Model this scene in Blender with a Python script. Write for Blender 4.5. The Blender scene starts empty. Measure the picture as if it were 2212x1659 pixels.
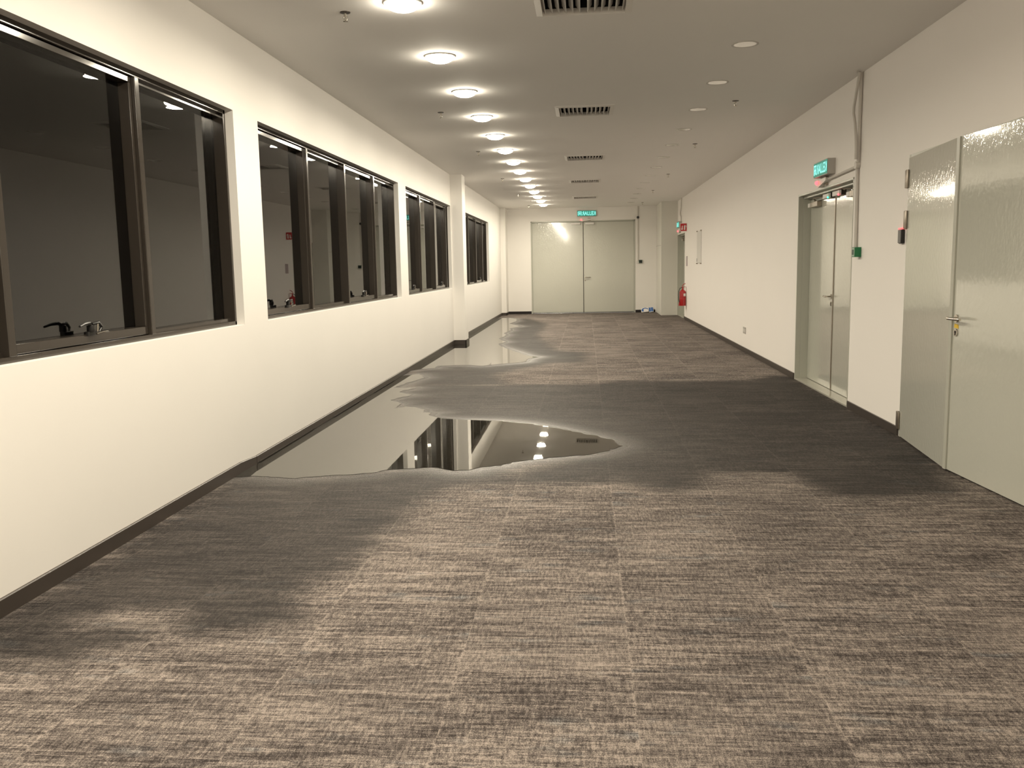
import bpy, bmesh, math, random
import numpy as np
from mathutils import Vector, Matrix
random.seed(7)
sc = bpy.context.scene
COL = sc.collection

# ------------------------------------------------------------------ camera, world, exposure
F_PX = 1917.6
YAW, PITCH, ROLL = -0.084525, 0.131478, -0.018829
EYE = Vector((0, 0, 1.45))
cy, sy = math.cos(YAW), math.sin(YAW)
fwd = Vector((sy * math.cos(PITCH), cy * math.cos(PITCH), -math.sin(PITCH)))
r0 = Vector((cy, -sy, 0)); u0 = r0.cross(fwd)
rt = r0 * math.cos(ROLL) + u0 * math.sin(ROLL)
up = -r0 * math.sin(ROLL) + u0 * math.cos(ROLL)
cam = bpy.data.cameras.new('camera'); co = bpy.data.objects.new('camera', cam); COL.objects.link(co)
M4 = Matrix.Identity(4)
for i in range(3):
    M4[i][0], M4[i][1], M4[i][2], M4[i][3] = rt[i], up[i], -fwd[i], EYE[i]
co.matrix_world = M4
cam.sensor_fit = 'HORIZONTAL'; cam.sensor_width = 36.0; cam.lens = F_PX / 2212 * 36.0
cam.clip_start = 0.05; cam.clip_end = 200
sc.camera = co
w = bpy.data.worlds.new('night'); sc.world = w; w.use_nodes = True
w.node_tree.nodes['Background'].inputs[0].default_value = (0.010, 0.009, 0.008, 1)
w.node_tree.nodes['Background'].inputs[1].default_value = 0.12
sc.view_settings.view_transform = 'Standard'; sc.view_settings.look = 'None'
sc.view_settings.gamma = 1.0; sc.view_settings.use_curve_mapping = False
sc.view_settings.exposure = 0.0
try:
    sc.cycles.caustics_reflective = False; sc.cycles.caustics_refractive = False
    sc.cycles.sample_clamp_indirect = 4.0
    sc.cycles.max_bounces = 10; sc.cycles.diffuse_bounces = 6; sc.cycles.glossy_bounces = 5
    sc.cycles.transmission_bounces = 6
except Exception:
    pass
LAMP_COL = (1.0, 0.90, 0.715); LAMP_S = 90.0; LAMP_W = 34.5

# ------------------------------------------------------------------ room measures (metres)
XL, XR, H, YB, YF = -2.514, 2.575, 3.173, -4.0, 27.24

# ------------------------------------------------------------------ materials
def mat(name):
    m = bpy.data.materials.new(name); m.use_nodes = True
    nt = m.node_tree; return m, nt, nt.nodes['Principled BSDF']
def nd(nt, t, **k):
    n = nt.nodes.new(t)
    for a, b in k.items():
        setattr(n, a, b)
    return n
def simple(name, col, rough=0.5, metal=0.0, spec=0.5, bump=0.0, bscale=40.0, var=0.0, bvec=None, coat=0.0):
    m, nt, p = mat(name)
    p.inputs['Base Color'].default_value = (*col, 1); p.inputs['Roughness'].default_value = rough
    p.inputs['Metallic'].default_value = metal; p.inputs['Specular IOR Level'].default_value = spec
    p.inputs['Coat Weight'].default_value = coat; p.inputs['Coat Roughness'].default_value = 0.07; p.inputs['Coat IOR'].default_value = 1.6
    g = nd(nt, 'ShaderNodeNewGeometry')
    mp = nd(nt, 'ShaderNodeMapping'); nt.links.new(g.outputs['Position'], mp.inputs[0])
    mp.inputs['Scale'].default_value = bvec or (1, 1, 1)
    n = nd(nt, 'ShaderNodeTexNoise'); n.inputs['Scale'].default_value = bscale
    nt.links.new(mp.outputs[0], n.inputs['Vector'])
    if bump:
        b = nd(nt, 'ShaderNodeBump'); b.inputs['Strength'].default_value = bump; b.inputs['Distance'].default_value = 0.01
        nt.links.new(n.outputs['Fac'], b.inputs['Height']); nt.links.new(b.outputs[0], p.inputs['Normal'])
    v = nd(nt, 'ShaderNodeTexNoise'); v.inputs['Scale'].default_value = 1.7; v.inputs['Detail'].default_value = 3
    nt.links.new(g.outputs['Position'], v.inputs['Vector'])
    mx = nd(nt, 'ShaderNodeMix', data_type='RGBA')
    k = max(var, 0.01)
    mx.inputs['A'].default_value = (*[c * (1 - k) for c in col], 1)
    mx.inputs['B'].default_value = (*[min(1, c * (1 + k)) for c in col], 1)
    nt.links.new(v.outputs['Fac'], mx.inputs['Factor']); nt.links.new(mx.outputs['Result'], p.inputs['Base Color'])
    return m
def emit(name, col, s):
    m, nt, p = mat(name)
    p.inputs['Base Color'].default_value = (*[min(1, c) for c in col], 1)
    p.inputs['Emission Color'].default_value = (*col, 1); p.inputs['Emission Strength'].default_value = s
    return m

PAINT = simple('wall_paint', (0.84, 0.82, 0.79), 0.6, spec=0.2, bump=0.12, bscale=2.2, var=0.02)  # colour darkened a little to tone down the light on the left wall
PAINT_R_LIT = simple('wall_paint_right_lit', (0.90, 0.87, 0.84), 0.6, spec=0.2, bump=0.06, bscale=2.2, var=0.01)  # same paint as the left wall, lightened to stand in for more light
CEIL = simple('ceiling_paint', (0.88, 0.865, 0.845), 0.8, spec=0.1, var=0.01)
DOOR = simple('door_paint', (0.56, 0.565, 0.505), 0.07, bump=0.17, bscale=22, bvec=(1.6, 1.6, 1.0), spec=0.5, var=0.02, coat=0.9)
FRAMEP = simple('door_frame_paint', (0.46, 0.465, 0.41), 0.3, spec=0.5)
BRONZE = simple('dark_bronze_aluminium', (0.042, 0.035, 0.029), 0.13, metal=0.15, spec=0.6, var=0.1)
BASEB = simple('dark_skirting', (0.052, 0.042, 0.036), 0.35, spec=0.4, var=0.12)
BASED = simple('black_skirting', (0.012, 0.009, 0.009), 0.4, spec=0.4)
WPLAST = simple('white_plastic', (0.72, 0.70, 0.67), 0.4)
GPLAST = simple('grey_plastic', (0.45, 0.43, 0.40), 0.45)
PIPE = simple('painted_conduit', (0.60, 0.57, 0.53), 0.45)
BLACK = simple('black_plastic', (0.015, 0.014, 0.014), 0.35)
DGREY = simple('dark_grey_plastic', (0.10, 0.098, 0.10), 0.3)
CHROME = simple('satin_chrome', (0.62, 0.58, 0.52), 0.2, metal=1.0)
STEEL = simple('dull_steel', (0.33, 0.29, 0.24), 0.35, metal=0.9)
DSTEEL = simple('dark_steel', (0.05, 0.042, 0.035), 0.35, metal=0.6)
GREEN = simple('green_plastic', (0.008, 0.16, 0.055), 0.4)
DGREEN = simple('dark_green_plastic', (0.01, 0.05, 0.03), 0.4)
RED = simple('red_enamel', (0.40, 0.010, 0.014), 0.25, spec=0.5, coat=0.4)
REDS = simple('red_sign_print', (0.52, 0.012, 0.02), 0.5)
WHITE = simple('white_print', (0.8, 0.78, 0.76), 0.5)
YELLOW = simple('yellow_tape', (0.75, 0.50, 0.04), 0.5)
BLUE = simple('blue_print', (0.04, 0.14, 0.42), 0.5)
STONE = simple('threshold_stone', (0.42, 0.41, 0.36), 0.15, bump=0.1, bscale=25, var=0.15)
ALU = simple('aluminium', (0.6, 0.62, 0.66), 0.25, metal=1.0)
VOID = simple('duct_black', (0.012, 0.011, 0.010), 0.8)
LAMP = emit('lamp_diffuser_glow', LAMP_COL, LAMP_S)
TRIM = simple('lamp_trim', (0.75, 0.73, 0.70), 0.5)
UNLIT = simple('unlit_diffuser', (0.90, 0.87, 0.82), 0.25, coat=1.0)
SIGN_G = emit('exit_sign_green', (0.012, 0.17, 0.12), 0.9)
SIGN_W = emit('exit_sign_letters', (0.30, 0.95, 0.92), 0.95)
LED_R = emit('red_led', (1.0, 0.05, 0.06), 6.0)
LED_RS = emit('red_strip', (1.0, 0.16, 0.16), 1.3)
LED_G = emit('green_led', (0.05, 1.0, 0.45), 3.0)

def glass_mat():
    m, nt, p = mat('tinted_window_glass')
    p.inputs['Base Color'].default_value = (0.42, 0.42, 0.41, 1)
    p.inputs['Roughness'].default_value = 0.0; p.inputs['IOR'].default_value = 1.52
    p.inputs['Transmission Weight'].default_value = 1.0
    return m
GLASS = glass_mat()

def water_mat():
    m, nt, p = mat('puddle_water')
    p.inputs['Base Color'].default_value = (0.72, 0.70, 0.64, 1)
    p.inputs['Roughness'].default_value = 0.012; p.inputs['IOR'].default_value = 1.35
    p.inputs['Transmission Weight'].default_value = 1.0
    g = nd(nt, 'ShaderNodeNewGeometry')
    n = nd(nt, 'ShaderNodeTexNoise'); n.inputs['Scale'].default_value = 6.0
    nt.links.new(g.outputs['Position'], n.inputs['Vector'])
    b = nd(nt, 'ShaderNodeBump'); b.inputs['Strength'].default_value = 0.02; b.inputs['Distance'].default_value = 0.002
    nt.links.new(n.outputs['Fac'], b.inputs['Height']); nt.links.new(b.outputs[0], p.inputs['Normal'])
    return m
WATER = water_mat()

def carpet_mat():
    m, nt, p = mat('carpet_tiles')
    L = nt.links.new
    g = nd(nt, 'ShaderNodeNewGeometry')
    sep = nd(nt, 'ShaderNodeSeparateXYZ'); L(g.outputs['Position'], sep.inputs[0])
    def math_(op, a, b=None, c=None, clamp=False):
        n = nd(nt, 'ShaderNodeMath', operation=op); n.use_clamp = clamp
        for i, v in enumerate((a, b, c)):
            if v is None: continue
            if isinstance(v, (int, float)): n.inputs[i].default_value = v
            else: L(v, n.inputs[i])
        return n.outputs[0]
    T = 0.628
    tx = math_('DIVIDE', math_('ADD', sep.outputs[0], 1.103 + 10 * T), T)
    ty = math_('DIVIDE', math_('ADD', sep.outputs[1], 0.10 + 20 * T), T)
    fx, fy = math_('FRACT', tx), math_('FRACT', ty)
    ix, iy = math_('FLOOR', tx), math_('FLOOR', ty)
    cmb = nd(nt, 'ShaderNodeCombineXYZ'); L(ix, cmb.inputs[0]); L(iy, cmb.inputs[1])
    wn = nd(nt, 'ShaderNodeTexWhiteNoise', noise_dimensions='3D'); L(cmb.outputs[0], wn.inputs[0])
    # each tile is cut from another stretch of the cloth
    offs = nd(nt, 'ShaderNodeVectorMath', operation='SCALE'); L(wn.outputs['Color'], offs.inputs[0]); offs.inputs['Scale'].default_value = 3.0
    pos = nd(nt, 'ShaderNodeVectorMath', operation='ADD'); L(g.outputs['Position'], pos.inputs[0]); L(offs.outputs[0], pos.inputs[1])
    def noise(scale, detail=2.0, rough=0.5, src=None):
        mp = nd(nt, 'ShaderNodeMapping'); mp.inputs['Scale'].default_value = scale
        L((src or pos).outputs[0] if src is None else src, mp.inputs[0])
        n = nd(nt, 'ShaderNodeTexNoise'); n.inputs['Scale'].default_value = 1.0
        n.inputs['Detail'].default_value = detail; n.inputs['Roughness'].default_value = rough
        L(mp.outputs[0], n.inputs['Vector']); return n.outputs['Fac']
    s1 = noise((4.2, 62, 1), 3, 0.6)
    s2 = noise((20, 210, 1), 2, 0.6)
    s3 = noise((95, 20, 1), 2, 0.65)
    s4 = noise((260, 200, 1), 1, 0.5)
    s0 = noise((1.9, 24, 1), 3, 0.6)
    s5 = noise((1.4, 3.0, 1), 2, 0.5, src=g.outputs['Position'])
    a = math_('MULTIPLY', math_('SUBTRACT', s1, 0.5), 1.35)
    a = math_('MULTIPLY_ADD', math_('SUBTRACT', s0, 0.5), 0.9, a)
    a = math_('MULTIPLY_ADD', math_('SUBTRACT', s2, 0.5), 1.15, a)
    a = math_('MULTIPLY_ADD', math_('SUBTRACT', s3, 0.5), 1.25, a)
    a = math_('MULTIPLY_ADD', math_('SUBTRACT', s4, 0.5), 1.4, a)
    a = math_('MULTIPLY_ADD', math_('SUBTRACT', s5, 0.5), 0.65, a)
    a = math_('MULTIPLY_ADD', math_('SUBTRACT', wn.outputs['Value'], 0.5), 0.12, a)
    # pale seams
    def seam(f, wd):
        d = math_('ABSOLUTE', math_('SUBTRACT', f, 0.5))
        return math_('MULTIPLY', math_('SUBTRACT', d, 0.5 - wd), 1.0 / wd, clamp=True)
    sn = noise((6, 3, 1), 1, 0.5, src=g.outputs['Position'])
    a = math_('MULTIPLY_ADD', math_('MULTIPLY', seam(fx, 0.014), sn), 0.36, a)
    a = math_('MULTIPLY_ADD', math_('MULTIPLY', seam(fy, 0.010), sn), 0.24, a)
    a = math_('ADD', a, 0.5, clamp=True)
    cr = nd(nt, 'ShaderNodeValToRGB'); L(a, cr.inputs[0])
    e = cr.color_ramp.elements
    e[0].position = 0.0; e[0].color = (0.034, 0.027, 0.025, 1)
    e[1].position = 1.0; e[1].color = (0.33, 0.282, 0.25, 1)
    k = e.new(0.36); k.color = (0.098, 0.083, 0.077, 1)
    k = e.new(0.62); k.color = (0.172, 0.147, 0.132, 1)
    # bluish threads
    bn = noise((3.5, 9, 1), 3, 0.6)
    bm = math_('MULTIPLY', math_('SUBTRACT', bn, 0.60), 7.0, clamp=True)
    mx = nd(nt, 'ShaderNodeMix', data_type='RGBA', blend_type='MULTIPLY')
    L(math_('MULTIPLY', bm, 0.8), mx.inputs['Factor']); L(cr.outputs[0], mx.inputs['A']); mx.inputs['B'].default_value = (0.78, 0.92, 1.05, 1)
    # wet stain and the sheen round the water
    at = nd(nt, 'ShaderNodeAttribute', attribute_name='wet')
    sh = nd(nt, 'ShaderNodeAttribute', attribute_name='soaked')
    en = noise((2.2, 9, 1), 4, 0.65, src=g.outputs['Position'])
    wv = math_('ADD', at.outputs['Fac'], math_('MULTIPLY', math_('SUBTRACT', en, 0.5), 0.75))
    wm = nd(nt, 'ShaderNodeMapRange', interpolation_type='SMOOTHSTEP'); L(wv, wm.inputs[0])
    wm.inputs[1].default_value = 0.22; wm.inputs[2].default_value = 0.74
    wet = math_('MULTIPLY', wm.outputs[0], 0.93)
    flat = nd(nt, 'ShaderNodeMix', data_type='RGBA'); L(math_('MULTIPLY', wm.outputs[0], 0.12), flat.inputs['Factor'])
    L(mx.outputs['Result'], flat.inputs['A']); flat.inputs['B'].default_value = (0.125, 0.112, 0.104, 1)
    wc = nd(nt, 'ShaderNodeMix', data_type='RGBA', blend_type='MULTIPLY')
    L(wet, wc.inputs['Factor']); L(flat.outputs['Result'], wc.inputs['A']); wc.inputs['B'].default_value = (0.22, 0.218, 0.222, 1)
    L(wc.outputs['Result'], p.inputs['Base Color'])
    rg = nd(nt, 'ShaderNodeMapRange'); L(wm.outputs[0], rg.inputs[0]); rg.inputs[3].default_value = 0.95; rg.inputs[4].default_value = 0.72
    L(rg.outputs[0], p.inputs['Roughness'])
    p.inputs['Specular IOR Level'].default_value = 0.2
    spk = noise((170, 90, 1), 2, 0.6, src=g.outputs['Position'])
    spk = math_('MULTIPLY', math_('SUBTRACT', spk, 0.40), 4.5, clamp=True)
    L(math_('MULTIPLY', sh.outputs['Fac'], math_('MULTIPLY_ADD', spk, 0.75, 0.45), clamp=True), p.inputs['Coat Weight'])
    cq = nd(nt, 'ShaderNodeMapRange'); L(sh.outputs['Fac'], cq.inputs[0]); cq.inputs[1].default_value = 0.2; cq.inputs[2].default_value = 0.9; cq.inputs[3].default_value = 0.45; cq.inputs[4].default_value = 0.20
    L(math_('MULTIPLY', math_('MULTIPLY_ADD', spk, 0.8, 0.35), sh.outputs['Fac'], clamp=True), p.inputs['Sheen Weight']); p.inputs['Sheen Roughness'].default_value = 0.25
    L(cq.outputs[0], p.inputs['Coat Roughness']); p.inputs['Coat IOR'].default_value = 1.75
    b = nd(nt, 'ShaderNodeBump'); b.inputs['Strength'].default_value = 0.5; b.inputs['Distance'].default_value = 0.004
    L(math_('ADD', s2, s4), b.inputs['Height']); L(b.outputs[0], p.inputs['Normal'])
    L(b.outputs[0], p.inputs['Coat Normal'])
    return m
CARPET = carpet_mat()

# ------------------------------------------------------------------ mesh helpers
class MB:
    def __init__(s): s.v = []; s.f = []
    def add(s, vs, fs):
        o = len(s.v); s.v += [tuple(v) for v in vs]; s.f += [tuple(i + o for i in f) for f in fs]; return s
    def box(s, x0, x1, y0, y1, z0, z1, bev=0.0):
        if x0 > x1: x0, x1 = x1, x0
        if y0 > y1: y0, y1 = y1, y0
        if z0 > z1: z0, z1 = z1, z0
        if bev <= 0:
            vs = [(x, y, z) for x in (x0, x1) for y in (y0, y1) for z in (z0, z1)]
            return s.add(vs, [(0, 1, 3, 2), (4, 6, 7, 5), (0, 4, 5, 1), (2, 3, 7, 6), (0, 2, 6, 4), (1, 5, 7, 3)])
        bm = bmesh.new(); bmesh.ops.create_cube(bm, size=1)
        for v in bm.verts:
            v.co = Vector(((x0 + x1) / 2 + v.co.x * (x1 - x0), (y0 + y1) / 2 + v.co.y * (y1 - y0), (z0 + z1) / 2 + v.co.z * (z1 - z0)))
        bmesh.ops.bevel(bm, geom=bm.edges[:], offset=min(bev, .45 * min(x1 - x0, y1 - y0, z1 - z0)), segments=2, affect='EDGES', profile=.5)
        bm.verts.index_update()
        s.add([v.co[:] for v in bm.verts], [[v.index for v in f.verts] for f in bm.faces]); bm.free(); return s
    def tube(s, pts, r, n=10, cap=True):
        pts = [Vector(p) for p in pts]; rs = r if isinstance(r, (list, tuple)) else [r] * len(pts)
        rings = []; ref = None
        for i, p in enumerate(pts):
            d = (pts[min(i + 1, len(pts) - 1)] - pts[max(i - 1, 0)]).normalized()
            if ref is None: ref = Vector((0, 0, 1)) if abs(d.z) < .9 else Vector((1, 0, 0))
            a = d.cross(ref).normalized(); b = a.cross(d).normalized(); ref = b
            rings.append([p + (a * math.cos(t) + b * math.sin(t)) * rs[i] for t in [2 * math.pi * j / n for j in range(n)]])
        vs = [v for R in rings for v in R]; fs = []
        for i in range(len(pts) - 1):
            for j in range(n):
                k = (j + 1) % n; fs.append((i * n + j, i * n + k, (i + 1) * n + k, (i + 1) * n + j))
        if cap: fs += [tuple(range(n - 1, -1, -1)), tuple((len(pts) - 1) * n + j for j in range(n))]
        return s.add(vs, fs)
    def lathe(s, prof, c=(0, 0, 0), axis='z', n=24):
        vs = []; fs = []; m = len(prof)
        for j in range(n):
            t = 2 * math.pi * j / n
            for r, h in prof:
                a, b = r * math.cos(t), r * math.sin(t)
                q = {'z': (a, b, h), 'x': (h, a, b), 'y': (a, h, b)}[axis]
                vs.append((q[0] + c[0], q[1] + c[1], q[2] + c[2]))
        for j in range(n):
            k = (j + 1) % n
            for i in range(m - 1): fs.append((j * m + i, k * m + i, k * m + i + 1, j * m + i + 1))
        return s.add(vs, fs)
    def prism(s, pts, o, U, V, N, t):
        """flat outline pts (u,v) placed at o, thick t along N"""
        o, U, V, N = Vector(o), Vector(U), Vector(V), Vector(N); n = len(pts)
        b = [o + U * u + V * v for u, v in pts]; vs = b + [q + N * t for q in b]
        return s.add(vs, [tuple(range(n)), tuple(range(2 * n - 1, n - 1, -1))] + [(i, (i + 1) % n, n + (i + 1) % n, n + i) for i in range(n)])
    def build(s, name, m, parent=None, org=(0, 0, 0), smooth=False, keep=False):
        me = bpy.data.meshes.new(name)
        me.from_pydata([(v[0] - org[0], v[1] - org[1], v[2] - org[2]) for v in s.v], [], s.f)
        bm = bmesh.new(); bm.from_mesh(me)
        if smooth: bmesh.ops.remove_doubles(bm, verts=bm.verts, dist=1e-6)
        bmesh.ops.recalc_face_normals(bm, faces=bm.faces); bm.to_mesh(me); bm.free()
        me.materials.append(m)
        if smooth:
            me.polygons.foreach_set('use_smooth', [True] * len(me.polygons))
            try: me.set_sharp_from_angle(angle=math.radians(35))
            except Exception: pass
        o = bpy.data.objects.new(name, me); COL.objects.link(o)
        if parent: o.parent = parent
        else: o.location = org
        return o
def tag(o, label=None, cat=None, group=None, kind=None):
    if label: o['label'] = label
    if cat: o['category'] = cat
    if group: o['group'] = group
    if kind: o['kind'] = kind
    return o
def empty(name, loc, label, cat, group=None, kind=None):
    o = bpy.data.objects.new(name, None); COL.objects.link(o); o.location = loc; o.empty_display_size = .1
    return tag(o, label, cat, group, kind)
def copy_tree(o, parent=None):
    c = o.copy(); COL.objects.link(c)
    if parent: c.parent = parent
    for ch in [x for x in bpy.data.objects if x.parent == o and x is not c]: copy_tree(ch, c)
    return c

# ------------------------------------------------------------------ setting: floor with its wet stain
PUD_A = [(-2.500,5.994),(-2.332,6.023),(-2.182,5.981),(-2.039,5.955),(-1.923,6.010),(-1.802,6.053),(-1.671,6.068),(-1.551,6.125),(-1.453,6.212),(-1.342,6.257),(-1.243,6.272),(-1.128,6.302),(-1.033,6.243),(-0.942,6.199),(-0.843,6.214),(-0.769,6.303),(-0.639,6.363),(-0.546,6.472),(-0.447,6.551),(-0.310,6.616),(-0.171,6.681),(0.006,6.731),(0.151,6.868),(0.274,7.065),(0.200,7.334),(0.087,7.478),(-0.072,7.650),(-0.282,7.877),(-0.502,8.070),(-0.728,8.197),(-0.911,8.277),(-1.092,8.307),(-1.374,8.392),(-1.479,8.474),(-1.562,8.585),(-1.549,8.723),(-1.661,8.795),(-1.662,8.929),(-1.799,9.115),(-1.905,9.150),(-1.996,9.042),(-1.996,9.375),(-2.169,9.630),(-2.119,9.788),(-2.007,9.999),(-2.216,10.274),(-2.072,10.628),(-2.363,10.644),(-2.282,11.072),(-2.150,11.628),(-2.304,12.048),(-2.500,11.846)]
PUD_B = [(-2.500,12.48),(-2.395,12.607),(-2.199,12.732),(-2.211,13.009),(-2.048,13.057),(-1.898,13.106),(-1.736,13.093),(-1.548,12.954),(-1.377,13.124),(-1.202,13.267),(-1.055,13.350),(-0.936,13.470),(-0.912,13.873),(-0.785,14.217),(-0.962,14.421),(-1.138,14.945),(-1.300,15.377),(-1.502,15.985),(-1.660,16.655),(-1.564,17.112),(-1.764,17.908),(-1.698,18.864),(-1.796,19.402),(-1.723,20.228),(-1.796,20.842),(-1.588,21.603),(-1.952,22.630),(-1.848,23.651),(-1.929,24.704),(-2.179,25.202),(-2.500,25.125)]
WET = [
 [(-2.53,3.20),(-2.53,6.122),(-1.856,6.011),(-1.248,6.302),(-0.579,6.456),(-0.504,5.949),(-0.955,5.751),(-1.050,5.338),(-1.110,4.578),(-1.180,4.128),(-1.306,3.899),(-1.285,3.668),(-1.247,3.463),(-1.455,3.359),(-1.608,3.330),(-1.757,3.545),(-2.044,3.535),(-2.126,3.406),(-1.833,3.369),(-1.765,3.234),(-1.935,3.162),(-1.988,3.017),(-2.225,3.027)],
 [(-0.955,10.862),(0.135,10.840),(0.446,11.132),(1.029,11.096),(1.463,11.069),(2.053,11.032),(2.401,11.614),(2.60,11.316),(2.60,8.963),(2.60,6.687),(2.286,5.658),(1.667,5.482),(1.488,5.592),(1.394,6.134),(0.827,6.132),(0.748,5.764),(0.556,5.642),(0.194,5.887),(-0.039,5.821),(-0.350,5.819),(-0.600,5.949),(0.115,6.868),(-0.721,8.123),(-1.465,8.394),(-2.155,9.447),(-2.130,10.930)],
 [(-2.130,10.930),(-0.955,10.862),(-1.293,11.872),(-0.600,13.246),(-0.026,13.387),(-0.027,14.824),(-0.527,15.205),(-1.032,18.633),(-0.999,22.346),(-1.628,24.851),(-2.428,25.038),(-2.324,16.602),(-2.428,12.495)],
 PUD_A, PUD_B]
def signed(P, poly):
    x, y = P[:, 0], P[:, 1]; n = len(poly)
    d = np.full(len(P), 1e9); ins = np.zeros(len(P), bool)
    for i in range(n):
        ax, ay = poly[i]; bx, by = poly[(i + 1) % n]
        ex, ey = bx - ax, by - ay; t = np.clip(((x - ax) * ex + (y - ay) * ey) / (ex * ex + ey * ey + 1e-12), 0, 1)
        d = np.minimum(d, np.hypot(x - ax - t * ex, y - ay - t * ey))
        c = ((ay > y) != (by > y)) & (x < (bx - ax) * (y - ay) / (by - ay + 1e-12) + ax); ins ^= c
    return np.where(ins, d, -d)
def make_floor():
    xs = np.linspace(-2.52, 2.60, 107); ys = np.concatenate([np.arange(YB, 2.4, .3), np.arange(2.4, 14, .045), np.arange(14, YF + .05, .12)])
    X, Y = np.meshgrid(xs, ys); P = np.stack([X.ravel(), Y.ravel()], 1); nx, ny = len(xs), len(ys)
    vs = np.concatenate([P, np.zeros((len(P), 1))], 1)
    idx = np.arange(nx * ny).reshape(ny, nx)
    fs = np.stack([idx[:-1, :-1], idx[:-1, 1:], idx[1:, 1:], idx[1:, :-1]], -1).reshape(-1, 4)
    me = bpy.data.meshes.new('floor')
    me.from_pydata(vs.tolist(), [], fs.tolist())
    wet = np.zeros(len(P))
    for i, poly in enumerate(WET):
        s = signed(P, poly); s = s + (0.10 if i >= 3 else 0.0)
        wet = np.maximum(wet, np.clip(0.5 + s / 0.62, 0, 1))
    sd = np.maximum(signed(P, PUD_A), signed(P, PUD_B))
    soak = np.where(sd > 0, 1.0, np.exp(sd / 0.15)) * 1.0
    wide = np.where(sd > 0, 0.0, np.exp(sd / 0.6)) * 0.20
    soak = np.clip(np.maximum(soak, wide), 0, 1)
    for nme, arr in (('wet', wet), ('soaked', soak)):
        a = me.attributes.new(nme, 'FLOAT', 'POINT'); a.data.foreach_set('value', arr.astype(np.float32))
    me.materials.append(CARPET)
    o = bpy.data.objects.new('floor', me); COL.objects.link(o)
    return tag(o, 'brown and grey streaked carpet tile floor, dark where soaked', 'floor', kind='structure')
make_floor()

# walls as panels with openings; cells = (lo, hi) holes along y with z range
def wall_panel(x0, x1, holes, y0=YB, y1=YF, z1=H):
    m = MB(); cur = y0
    for (a, b, za, zb) in sorted(holes):
        m.box(x0, x1, cur, a, 0, z1)
        if za > 0: m.box(x0, x1, a, b, 0, za)
        m.box(x0, x1, a, b, zb, z1); cur = b
    m.box(x0, x1, cur, y1, 0, z1); return m
WIN = [(1.20, 6.383), (6.868, 12.055), (12.562, 16.73), (18.11, 23.30)]
MUL = [(2.48, 3.785, 5.105), (8.26, 9.565, 10.885), (13.93, 15.255, 16.49), (19.72, 21.045, 22.36)]
ZS, ZT = 1.062, 2.60
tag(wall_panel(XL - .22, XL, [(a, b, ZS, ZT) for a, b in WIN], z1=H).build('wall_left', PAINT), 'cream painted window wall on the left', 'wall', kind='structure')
D1 = (5.035, 7.456, 0, 2.27); D2 = (8.94, 11.19, 0, 2.24); D3 = (23.66, 25.48, 0, 2.25)
tag(wall_panel(XR, XR + .25, [D1, D2, D3]).build('wall_right', PAINT_R_LIT), 'cream painted wall on the right with three doorways', 'wall', kind='structure')
DX0, DX1, DZ = -1.655, 1.495, 2.785
m = MB(); m.box(XL - .2, DX0, YF, YF + .25, 0, H); m.box(DX1, XR + .2, YF, YF + .25, 0, H); m.box(DX0, DX1, YF, YF + .25, DZ, H)
tag(m.build('wall_back', PAINT), 'cream painted end wall round the wide double door', 'wall', kind='structure')
m = MB(); m.box(XL - .2, XR + .2, YB - .2, YB, 0, H)
tag(m.build('wall_front', PAINT), 'plain wall behind the viewer', 'wall', kind='structure')
VY = [6.12, 10.32, 14.71, 18.77, 23.20]; VH = .285
m = MB(); m.box(XL - .2, -VH, YB, YF + .2, H, H + .12); m.box(VH, XR + .2, YB, YF + .2, H, H + .12)
cur = YB
for vy in VY: m.box(-VH, VH, cur, vy - VH, H, H + .12); cur = vy + VH
m.box(-VH, VH, cur, YF + .2, H, H + .12)
tag(m.build('ceiling', CEIL), 'flat white painted ceiling', 'ceiling', kind='structure')
# pillars
m = MB(); m.box(XL, -2.29, 16.76, 17.18, 0, H, .004)
tag(m.build('trim_1', PAINT), 'shallow cream pillar between the last two windows', 'pillar', kind='structure')
m = MB(); m.box(XL, -2.365, 26.55, YF, 0, H, .004)
tag(m.build('trim_2', PAINT), 'shallow cream pillar in the far left corner', 'pillar', kind='structure')
m = MB(); m.box(2.12, XR, 25.50, YF, 0, H, .004)
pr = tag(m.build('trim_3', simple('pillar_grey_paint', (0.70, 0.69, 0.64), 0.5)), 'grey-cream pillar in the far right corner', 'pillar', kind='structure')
m = MB(); m.box(2.114, 2.12, 25.6, 27.2, 1.968, 1.974); m.build('panel_seam', DGREY, pr)

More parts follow.
